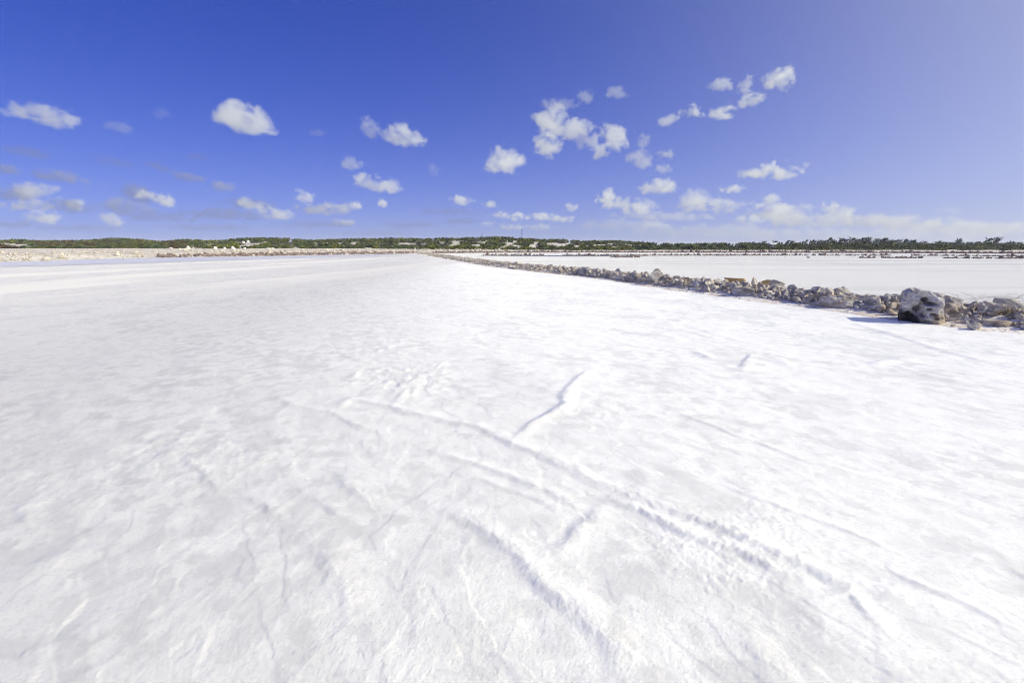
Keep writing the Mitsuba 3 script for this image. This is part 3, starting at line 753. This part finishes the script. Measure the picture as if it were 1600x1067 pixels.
def sheet(outline, z, wave, seed):
    """a flat sheet with a finely ragged outline"""
    from shapely.geometry import Polygon
    p = np.vstack([outline, outline[:1]])
    L = np.hypot(*np.diff(p, axis=0).T).sum()
    q, e = along_line(p, np.arange(0, L - .01, .35))
    w = n2(q, 3.2, 4, seed) * wave * 2
    q = q + np.stack([e[:, 1], -e[:, 0]], -1) * w[:, None]
    poly = Polygon(q).buffer(0)
    poly = max(getattr(poly, 'geoms', [poly]), key=lambda g: g.area)
    m = trimesh.creation.triangulate_polygon(poly, engine='earcut')
    v, f = np.asarray(m[0]), np.asarray(m[1])
    v = np.column_stack([v, np.full(len(v), z)])
    t = v[f[0]]
    return (v, f) if np.cross(t[1] - t[0], t[2] - t[0])[2] > 0 else (v, f[:, ::-1])

scene['brine'] = {'type': 'principled', 'base_color': rgb(.52, .52, .55), 'roughness': .32, 'specular': .6}
scene['dark_brine'] = {'type': 'principled', 'base_color': rgb(.16, .15, .13), 'roughness': .3, 'specular': .4}
scene['pond_water'] = mikit.ply(sheet(np.array([(-62, 20), (-44, 31), (-40.2, 35.5), (-37.8, 38.9), (-36, 43.2), (-33.8, 48.6), (-30.6, 55.4), (-27.5, 64), (-22.5, 76), (-21, 92), (-24, 94), (-34, 84), (-41, 75), (-48, 69), (-52, 61), (-53, 52), (-52, 45), (-58, 37), (-78, 22)]), .022, .5, 71), 'brine')
tag('pond_water', 'thin strip of shallow blue-grey brine along the left shore', 'water', kind='structure')
scene['pond_water_001'] = mikit.ply(sheet(np.array([(-6, 78), (0, 74.2), (9.6, 72.5), (20, 73.5), (23, 77), (10, 79.0), (-4, 81)]), .024, .35, 72), 'dark_brine')
tag('pond_water_001', 'dark shallow pool at the far end of the right pan', 'water', kind='structure')

# ------------------------------------------------------------------ rubble along the shores
def strew(n, pick, size_mid, size_sd, lo, hi, seed, lod=CHUNKS1, z=land_height, up=.28):
    r = np.random.default_rng(seed)
    xy = np.array([pick(r) for _ in range(n)])
    zz = z(xy)
    out = []
    for (x, y), h in zip(xy, zz):
        s_ = float(np.clip(r.lognormal(math.log(size_mid), size_sd), lo, hi))
        v, f = lod[int(r.integers(len(lod)))]
        out.append((v @ (spin(r) @ np.diag(s_ * r.uniform(.8, 1.25, 3) * [1, 1, .8])).T + [x, y, h + up * s_], f))
    return joined(out)

SHORE_LEFT = SHORE[2:13]
SHORE_LEN = np.hypot(*np.diff(SHORE_LEFT, axis=0).T).sum()
def shore_spot(lo, hi, power=1.0):
    def pick(r):
        p, e = along_line(SHORE_LEFT, np.array([r.uniform(0, SHORE_LEN - .1)]))
        off = lo + (hi - lo) * r.random() ** power
        return p[0] + off * np.array([-e[0, 1], e[0, 0]])
    return pick
scene['shore_rubble'] = mikit.ply(strew(2400, shore_spot(-.4, 26, 1.3), .18, .5, .1, .7, 81), 'cream_rubble')
tag('shore_rubble', 'pale broken rubble strewn along the left shore', 'rubble', kind='stuff')
DARK = np.array([(-50, 60.8), (-46.2, 67.9), (-39.8, 73.4), (-33.2, 82.4), (-25.2, 92.4), (-20.5, 104)])
DARK_LEN = np.hypot(*np.diff(DARK, axis=0).T).sum()
def dark_spot(r):
    p, e = along_line(DARK, np.array([r.uniform(4, DARK_LEN - .1)]))
    return p[0] + r.normal(1.6, .35) * np.array([-e[0, 1], e[0, 0]])
scene['dark_shore_rubble'] = mikit.ply(strew(1300, dark_spot, .34, .35, .18, .7, 82, up=.34), 'brown_rubble')
tag('dark_shore_rubble', 'dark line of stones just above the brine on the left shore', 'rubble', kind='stuff')

def low_dike(line, wid, n, size, seed, label, hgt, gaps=.0):
    line = np.array(line, float)
    L = np.hypot(*np.diff(line, axis=0).T).sum()
    r = np.random.default_rng(seed)
    out = []
    while len(out) < n:
        s = r.uniform(0, L - .01)
        p, e = along_line(line, np.array([s]))
        if meshkit.fbm(np.array([[s / 6., seed, 0.]]), 3, seed)[0] < gaps:
            continue
        o = r.normal(0, wid * .35)
        x, y = p[0] + o * np.array([-e[0, 1], e[0, 0]]) + .5 * (meshkit.fbm(np.array([[s / 9., 1.5, 0.]]), 2, seed)[0] - .5)
        s_ = float(np.clip(r.lognormal(math.log(size), .45), .08, 3 * size))
        v, f = CHUNKS1[int(r.integers(14))]
        zz = r.uniform(0, hgt) * math.exp(-(o / wid) ** 2 * 3)
        out.append((v @ (spin(r) @ np.diag(s_ * r.uniform(.8, 1.25, 3))).T + [x, y, zz + .25 * s_], f))
    key = free_key('low_rubble_dike')
    scene[key + '__loose_rubble'] = mikit.ply(joined(out), 'brown_rubble')
    tag(key, label, 'stone dike')
    tag(key + '__loose_rubble', kind='stuff')

low_dike([(14, 66), (26, 65), (36, 64), (52, 62.3), (66, 59.3), (82, 53)], .6, 700, .15, 91, 'nearest broken line of dark stones across the far right pan', .06, .41)
low_dike([(-5, 82), (10, 80.5), (24, 78.5), (45, 80), (66, 78), (82, 71), (96, 62)], .8, 1300, .18, 92, 'middle line of dark stones across the far right pan', .09, .33)
low_dike([(-18, 106), (0, 114), (17, 117), (40, 115.5), (65, 112), (93, 106), (114, 97), (140, 82)], 4.5, 4200, .25, 93, 'broad brown rubble dike in front of the trees beyond the right pan', .18, .0)

for k, (x, y, w, h, what) in enumerate([(-75.5, 103, 1.3, .8, 'flat one left of the pointed one'), (-72.0, 103.5, 1.0, 1.2, 'pointed one left of the row of four'),
                                       (-66.6, 104.5, 1.1, 1.1, 'first of the row of four'), (-64.8, 105, .8, .9, 'second of the row of four'), (-62.9, 105, 1.2, 1.2, 'third and tallest of the row of four'), (-60.7, 105.5, .9, .8, 'last of the row of four'),
                                       (-58.5, 112, 1.2, .6, 'low one right of the row of four'), (-56.0, 109, 1.0, .7, 'flat one standing below the two white blocks')]):
    z0 = float(land_height(np.array([[x, y]]))[0])
    boulder('white_boulder', f'white boulder on the left bank, {what}', (x, y, z0), (.75 * w, .6 * w, .75 * h), 'white_stone', 400 + k, sub=2, sink=.05)

# ------------------------------------------------------------------ scrub, trees
def leaf_bsdf(a, b):
    def fn(p, n, uv):
        t = mikit.fbm(p.x * .9, p.y * .9, p.z * 1.4, octaves=3)
        return mikit.mix(a, b, mikit.smoothstep(.36, .64, t))
    return {'type': 'twosided', 'bsdf': {'type': 'diffuse', 'reflectance': mikit.proc(fn)}}
KINDS = {'dark green': ((.055, .08, .036), (.13, .17, .07)), 'olive green': ((.075, .09, .03), (.15, .165, .055)), 'yellow-green': ((.09, .115, .022), (.20, .215, .05)),
         'reddish brown': ((.075, .055, .03), (.15, .11, .05)), 'grey-green': ((.10, .11, .085), (.19, .19, .15))}
for name, (a, b) in KINDS.items():
    scene['leaves_' + name.replace(' ', '_').replace('-', '_')] = leaf_bsdf(a, b)
scene['pine_leaves'] = leaf_bsdf((.07, .095, .092), (.14, .175, .165))
scene['bark'] = {'type': 'diffuse', 'reflectance': rgb(.16, .13, .11)}

def bush_mesh(seed, n=230):
    """an uneven dome of leaf clumps, 2 m across and 1 m high"""
    r = np.random.default_rng(seed)
    vs, fs = [], []
    lobes = [(r.uniform(-.55, .55), r.uniform(-.5, .5), r.uniform(.25, .6), r.uniform(.35, .6)) for _ in range(7)]
    for k in range(n):
        x, y, z, rad = lobes[int(r.integers(len(lobes)))]
        d = r.normal(size=3)
        d /= np.linalg.norm(d)
        p = np.array([x, y, z]) + d * rad * r.uniform(.65, 1.08) * [1, 1, .7]
        p[2] = abs(p[2])
        for _ in range(2):
            s_ = r.uniform(.09, .20)
            tri = r.normal(size=(3, 3)) * s_
            tri -= tri.mean(0)
            vs.append(p + r.normal(size=3) * .05 + tri)
            fs.append(np.arange(3) + 3 * len(fs))
    return np.vstack(vs), np.array(fs)

BUSH = [mikit.ply(bush_mesh(500 + k), 'leaves_dark_green') for k in range(5)]
GROUPS = {}
def grown(kind, k):
    key = f'bush_kind_{kind.replace(" ", "_").replace("-", "_")}_{k}'
    if key not in scene:
        bs = 'leaves_' + kind.replace(' ', '_').replace('-', '_')
        scene[key] = {'type': 'shapegroup', 'crown': {**BUSH[k], 'bsdf': {'type': 'ref', 'id': bs}}}
    return key

r = np.random.default_rng(77)
bushes = []
for k in np.arange(-1.12, .30, .0105):                       # along the crest
    kk = k + r.uniform(-.005, .005)
    y = 212 + r.uniform(-6, 8)
    top = np.interp(kk, SKYLINE[:, 0], SKYLINE[:, 1]) * y / 215
    bushes.append((kk * y, y, r.uniform(1.6, 3.2), None, top))
for _ in range(420):                                         # down the slope, in loose clumps
    kk = r.uniform(-1.12, .34)
    y = r.uniform(148, 212)
    if meshkit.fbm(np.array([[kk * 26, y / 16., .5]]), 3, 5)[0] < (.40 if -.62 < kk < .2 else .36) and y > 160:
        continue
    if abs(kk + .571) < .02 and y < 192:
        continue
    bushes.append((kk * y, y, r.uniform(1.0, 2.7), r.uniform(.9, 2.0), None))
for k in np.arange(-1.12, 1.12, .0125):                      # the green foot of the slope
    kk = k + r.uniform(-.006, .006)
    y = r.uniform(141, 152) if kk < .25 else r.uniform(140, 160)
    if kk < -.3 and r.random() < .2:
        continue
    bushes.append((kk * y, y, r.uniform(1.1, 2.4), r.uniform(.5, 1.2) if kk > .25 else r.uniform(.7, 1.5), None))
for _ in range(130):                                         # low dark growth under the trees on the right
    kk = r.uniform(.27, 1.13)
    y = r.uniform(150, 185)
    bushes.append((kk * y, y, r.uniform(1.6, 3.2), r.uniform(1.6, 2.8), None))
bushes.sort(key=lambda b: -(b[2] * 2 + (b[3] or 2)) / b[1] - (.012 if b[4] else 0))
left_over = {}
for i, (x, y, w, h, top) in enumerate(bushes):
    k = x / y
    z0 = float(land_height(np.array([[x, y]]))[0]) - .12
    if top is not None:
        h = max(.9, top - z0)
        if h > 2.6:
            z0, h = top - 2.6, 2.6
    u = r.random()
    zone = 'left' if k < -.62 else 'middle' if k < .26 else 'right'
    if zone == 'left':
        kind = 'reddish brown' if u < .26 else 'olive green' if u < .55 else 'yellow-green' if u < .70 else 'dark green'
    elif zone == 'middle':
        kind = 'yellow-green' if (u < .55 and y < 153) or u < .16 else 'olive green' if u < .38 else 'grey-green' if u < .55 else 'dark green'
    else:
        kind = 'olive green' if u < .3 else 'dark green'
    m3 = np.diag([w, w, h]) @ trimesh.transformations.rotation_matrix(r.uniform(0, 6.28), [0, 0, 1])[:3, :3]
    v = int(r.integers(5))
    if i < 300:
        key = free_key('bush')
        scene[key] = {'type': 'instance', 'shapegroup': {'type': 'ref', 'id': grown(kind, v)}, 'to_world': affine(m3, [x, y, z0])}
        where = {'left': 'in the low scrub on the left of the far shore', 'middle': 'on the sandy dune ridge in the middle distance', 'right': 'under the trees beyond the right pan'}[zone]
        tag(key, f'{kind} bush {where}', 'bush', f'{kind} bushes {where}')
    else:
        vv, ff = bush_mesh(500 + v)
        left_over.setdefault(kind, []).append((vv @ m3.T + [x, y, z0], ff))
for n_, (kind, ms) in enumerate(left_over.items()):
    key = free_key('scrub')
    scene[key] = mikit.ply(joined(ms), 'leaves_' + kind.replace(' ', '_').replace('-', '_'))
    tag(key, f'smaller {kind} scrub filling the gaps on the far shore', 'scrub', kind='stuff')

def pine_parts(seed, lean=.5):
    """a wind-bent, feathery tree 1 m high, streaming to +x: (trunk, crown)"""
    r = np.random.default_rng(seed)
    u = np.linspace(0, 1, 8)
    path = np.column_stack([lean * .45 * u ** 1.7, .03 * np.sin(5 * u + seed), .9 * u])
    trunk = [tube(path, .022, .006, 5)]
    vs, fs = [], []
    for k in range(44):
        t = r.uniform(.05, 1)
        base = np.array([np.interp(t, u, path[:, j]) for j in range(3)])
        d = np.array([lean + r.normal(0, .28), r.normal(0, .45), r.uniform(.25, .8)])
        d /= np.linalg.norm(d)
        L = r.uniform(.22, .42) * (1.15 - .4 * t)
        tip = base + d * L
        trunk.append(tube(np.array([base, (base + tip) / 2 + [0, 0, .02], tip]), .006, .002, 3))
        for _ in range(11):
            a = base + d * L * r.uniform(.25, 1.0) + r.normal(size=3) * .02
            e = d * [1.2, 1, .8] + r.normal(0, .30, 3) + [.25, 0, -.06]
            e /= np.linalg.norm(e)
            b = np.cross(e, r.normal(size=3))
            b = b / np.linalg.norm(b) * r.uniform(.012, .030)
            n_ = len(vs) * 3
            vs.append(np.array([a - b, a + b, a + e * r.uniform(.10, .24)]))
            fs.append([n_, n_ + 1, n_ + 2])
    return joined(trunk), (np.vstack(vs), np.array(fs))
for k in range(6):
    tr, cr = pine_parts(600 + k)
    scene[f'pine_kind_{k}'] = {'type': 'shapegroup', 'trunk': mikit.ply(tr, 'bark'), 'crown': mikit.ply(cr, 'pine_leaves')}
PINE_TOP = np.array([(.26, 2.2), (.30, 2.5), (.35, 2.6), (.43, 2.7), (.48, 2.7), (.55, 3.1), (.60, 3.4), (.66, 4.1), (.70, 4.4), (.76, 4.3), (.82, 3.9), (.86, 3.3), (.90, 2.9), (.94, 3.2), (.98, 2.9), (1.02, 3.0), (1.12, 2.9), (1.2, 2.8)])
r = np.random.default_rng(88)
def pine(x, y, h, label, group=None, wide=1.0):
    z0 = float(land_height(np.array([[x, y]]))[0]) - .1
    key = free_key('pine_tree')
    m3 = np.diag([h * wide, h * wide, h]) @ trimesh.transformations.rotation_matrix(r.uniform(-.5, .5), [0, 0, 1])[:3, :3]
    scene[key] = {'type': 'instance', 'shapegroup': {'type': 'ref', 'id': f'pine_kind_{int(r.integers(6))}'}, 'to_world': affine(m3, [x, y, z0])}
    tag(key, label, 'tree', group)
for k in np.arange(.29, 1.14, .0058):
    kk = k + r.uniform(-.003, .003)
    y = r.uniform(166, 184)
    top = np.interp(kk, PINE_TOP[:, 0], PINE_TOP[:, 1])
    h = 1.6 + (top - 1.6) * y / 170 - .2
    pine(kk * y, y, h * (r.uniform(.70, .92) if r.random() < .75 else r.uniform(.92, 1.02)), 'dark feathery wind-bent tree in the belt beyond the right pan', 'wind-bent trees in the belt beyond the right pan', r.uniform(.95, 1.4))
pine(1.032 * 172, 172, 4.3, 'tallest leaning feathery tree standing above the belt near the right edge', wide=1.3)
pine(1.012 * 171, 171, 3.7, 'leaning tree just left of the tallest one near the right edge', wide=1.3)
pine(.952 * 172, 172, 3.7, 'single leaning tree sticking out of the belt, next one left of the tallest pair', wide=1.1)

# ------------------------------------------------------------------ small far things
def box(x0, x1, y0, y1, z0, z1):
    m = trimesh.creation.box(extents=(x1 - x0, y1 - y0, z1 - z0))
    m.apply_translation([(x0 + x1) / 2, (y0 + y1) / 2, (z0 + z1) / 2])
    return m
hx, hy = 93.5, 166.
hz = float(land_height(np.array([[hx, hy]]))[0])
scene['pale_wall'] = {'type': 'diffuse', 'reflectance': rgb(.30, .30, .30)}
scene['pale_roof'] = {'type': 'principled', 'base_color': rgb(.62, .64, .66), 'roughness': .6}
walls = [box(hx - 1.6, hx + 1.6, hy - 1.2, hy + 1.2, hz - .2, hz + 1.75)]
scene['shed__wall'] = mikit.ply(trimesh.util.concatenate(walls), 'pale_wall')
roof = trimesh.Trimesh([(hx - 2, hy - 1.6, hz + 1.7), (hx + 2, hy - 1.6, hz + 1.7), (hx + 2, hy, hz + 2.3), (hx - 2, hy, hz + 2.3), (hx + 2, hy + 1.6, hz + 1.7), (hx - 2, hy + 1.6, hz + 1.7)],
                       [(0, 1, 2), (0, 2, 3), (3, 2, 4), (3, 4, 5), (0, 3, 5), (1, 4, 2), (0, 5, 4), (0, 4, 1)], process=False)
scene['shed__roof'] = mikit.ply(roof, 'pale_roof')
tag('shed', 'small shed with a pale grey roof half hidden among the trees', 'shed')

for k, (kk, y, w, h, what) in enumerate([(-.576, 188, .6, .8, 'left and lower of the pair'), (-.566, 190, .65, .85, 'right and higher of the pair')]):
    x = kk * y
    z0 = 3.1 + .35 * k - h / 2
    zl = float(land_height(np.array([[x, y]]))[0])
    m = box(x - w / 2, x + w / 2, y - w / 2, y + w / 2, min(zl - .2, z0), z0 + h)
    key = free_key('white_block')
    scene[key] = mikit.ply(m, 'white_stone')
    tag(key, f'small upright white block on the left ridge, {what}', 'block')

mx, my = .021 * 214, 214.
mz = float(land_height(np.array([[mx, my]]))[0])
scene['dark_metal'] = {'type': 'principled', 'base_color': rgb(.08, .08, .11), 'roughness': .5, 'metallic': .3}
scene['mast__pole'] = mikit.ply(tube(np.array([(mx, my, mz - .3), (mx, my, mz + 3), (mx + .05, my, 9.2)]), .10, .07, 8), 'dark_metal')
scene['mast__crossarm'] = mikit.ply(box(mx - .35, mx + .45, my - .04, my + .04, 8.6, 8.7), 'dark_metal')
tag('mast', 'thin dark mast standing up above the dune ridge', 'mast')
dx, dy = -.065 * 214, 214.
dz = float(land_height(np.array([[dx, dy]]))[0])
ts = [tube(np.array([(dx, dy, dz - .2), (dx + .1, dy, dz + 2), (dx + .25, dy, 7.4)]), .12, .04, 6)]
for k in range(9):
    z1 = 5.4 + .2 * k
    ts.append(tube(np.array([(dx + .15, dy, z1), (dx + .15 + r.uniform(-.5, .6), dy + r.uniform(-.3, .3), z1 + r.uniform(.3, .7))]), .05, .02, 4))
scene['bare_tree'] = mikit.ply(joined(ts), 'bark')
tag('bare_tree', 'thin bare dead tree on the dune ridge left of the mast', 'tree')


# ------------------------------------------------------------------ sea air: far things pale a little
scene['air'] = {'type': 'homogeneous', 'albedo': rgb(.95, .955, .97), 'sigma_t': .0003}
scene['haze'] = {'type': 'cube', 'to_world': T().translate([0, 0, 4.9]).scale([3700, 3700, 6.1]), 'bsdf': {'type': 'null'}, 'interior': {'type': 'ref', 'id': 'air'}}
tag('haze', kind='stuff')
scene['camera']['medium'] = {'type': 'ref', 'id': 'air'}
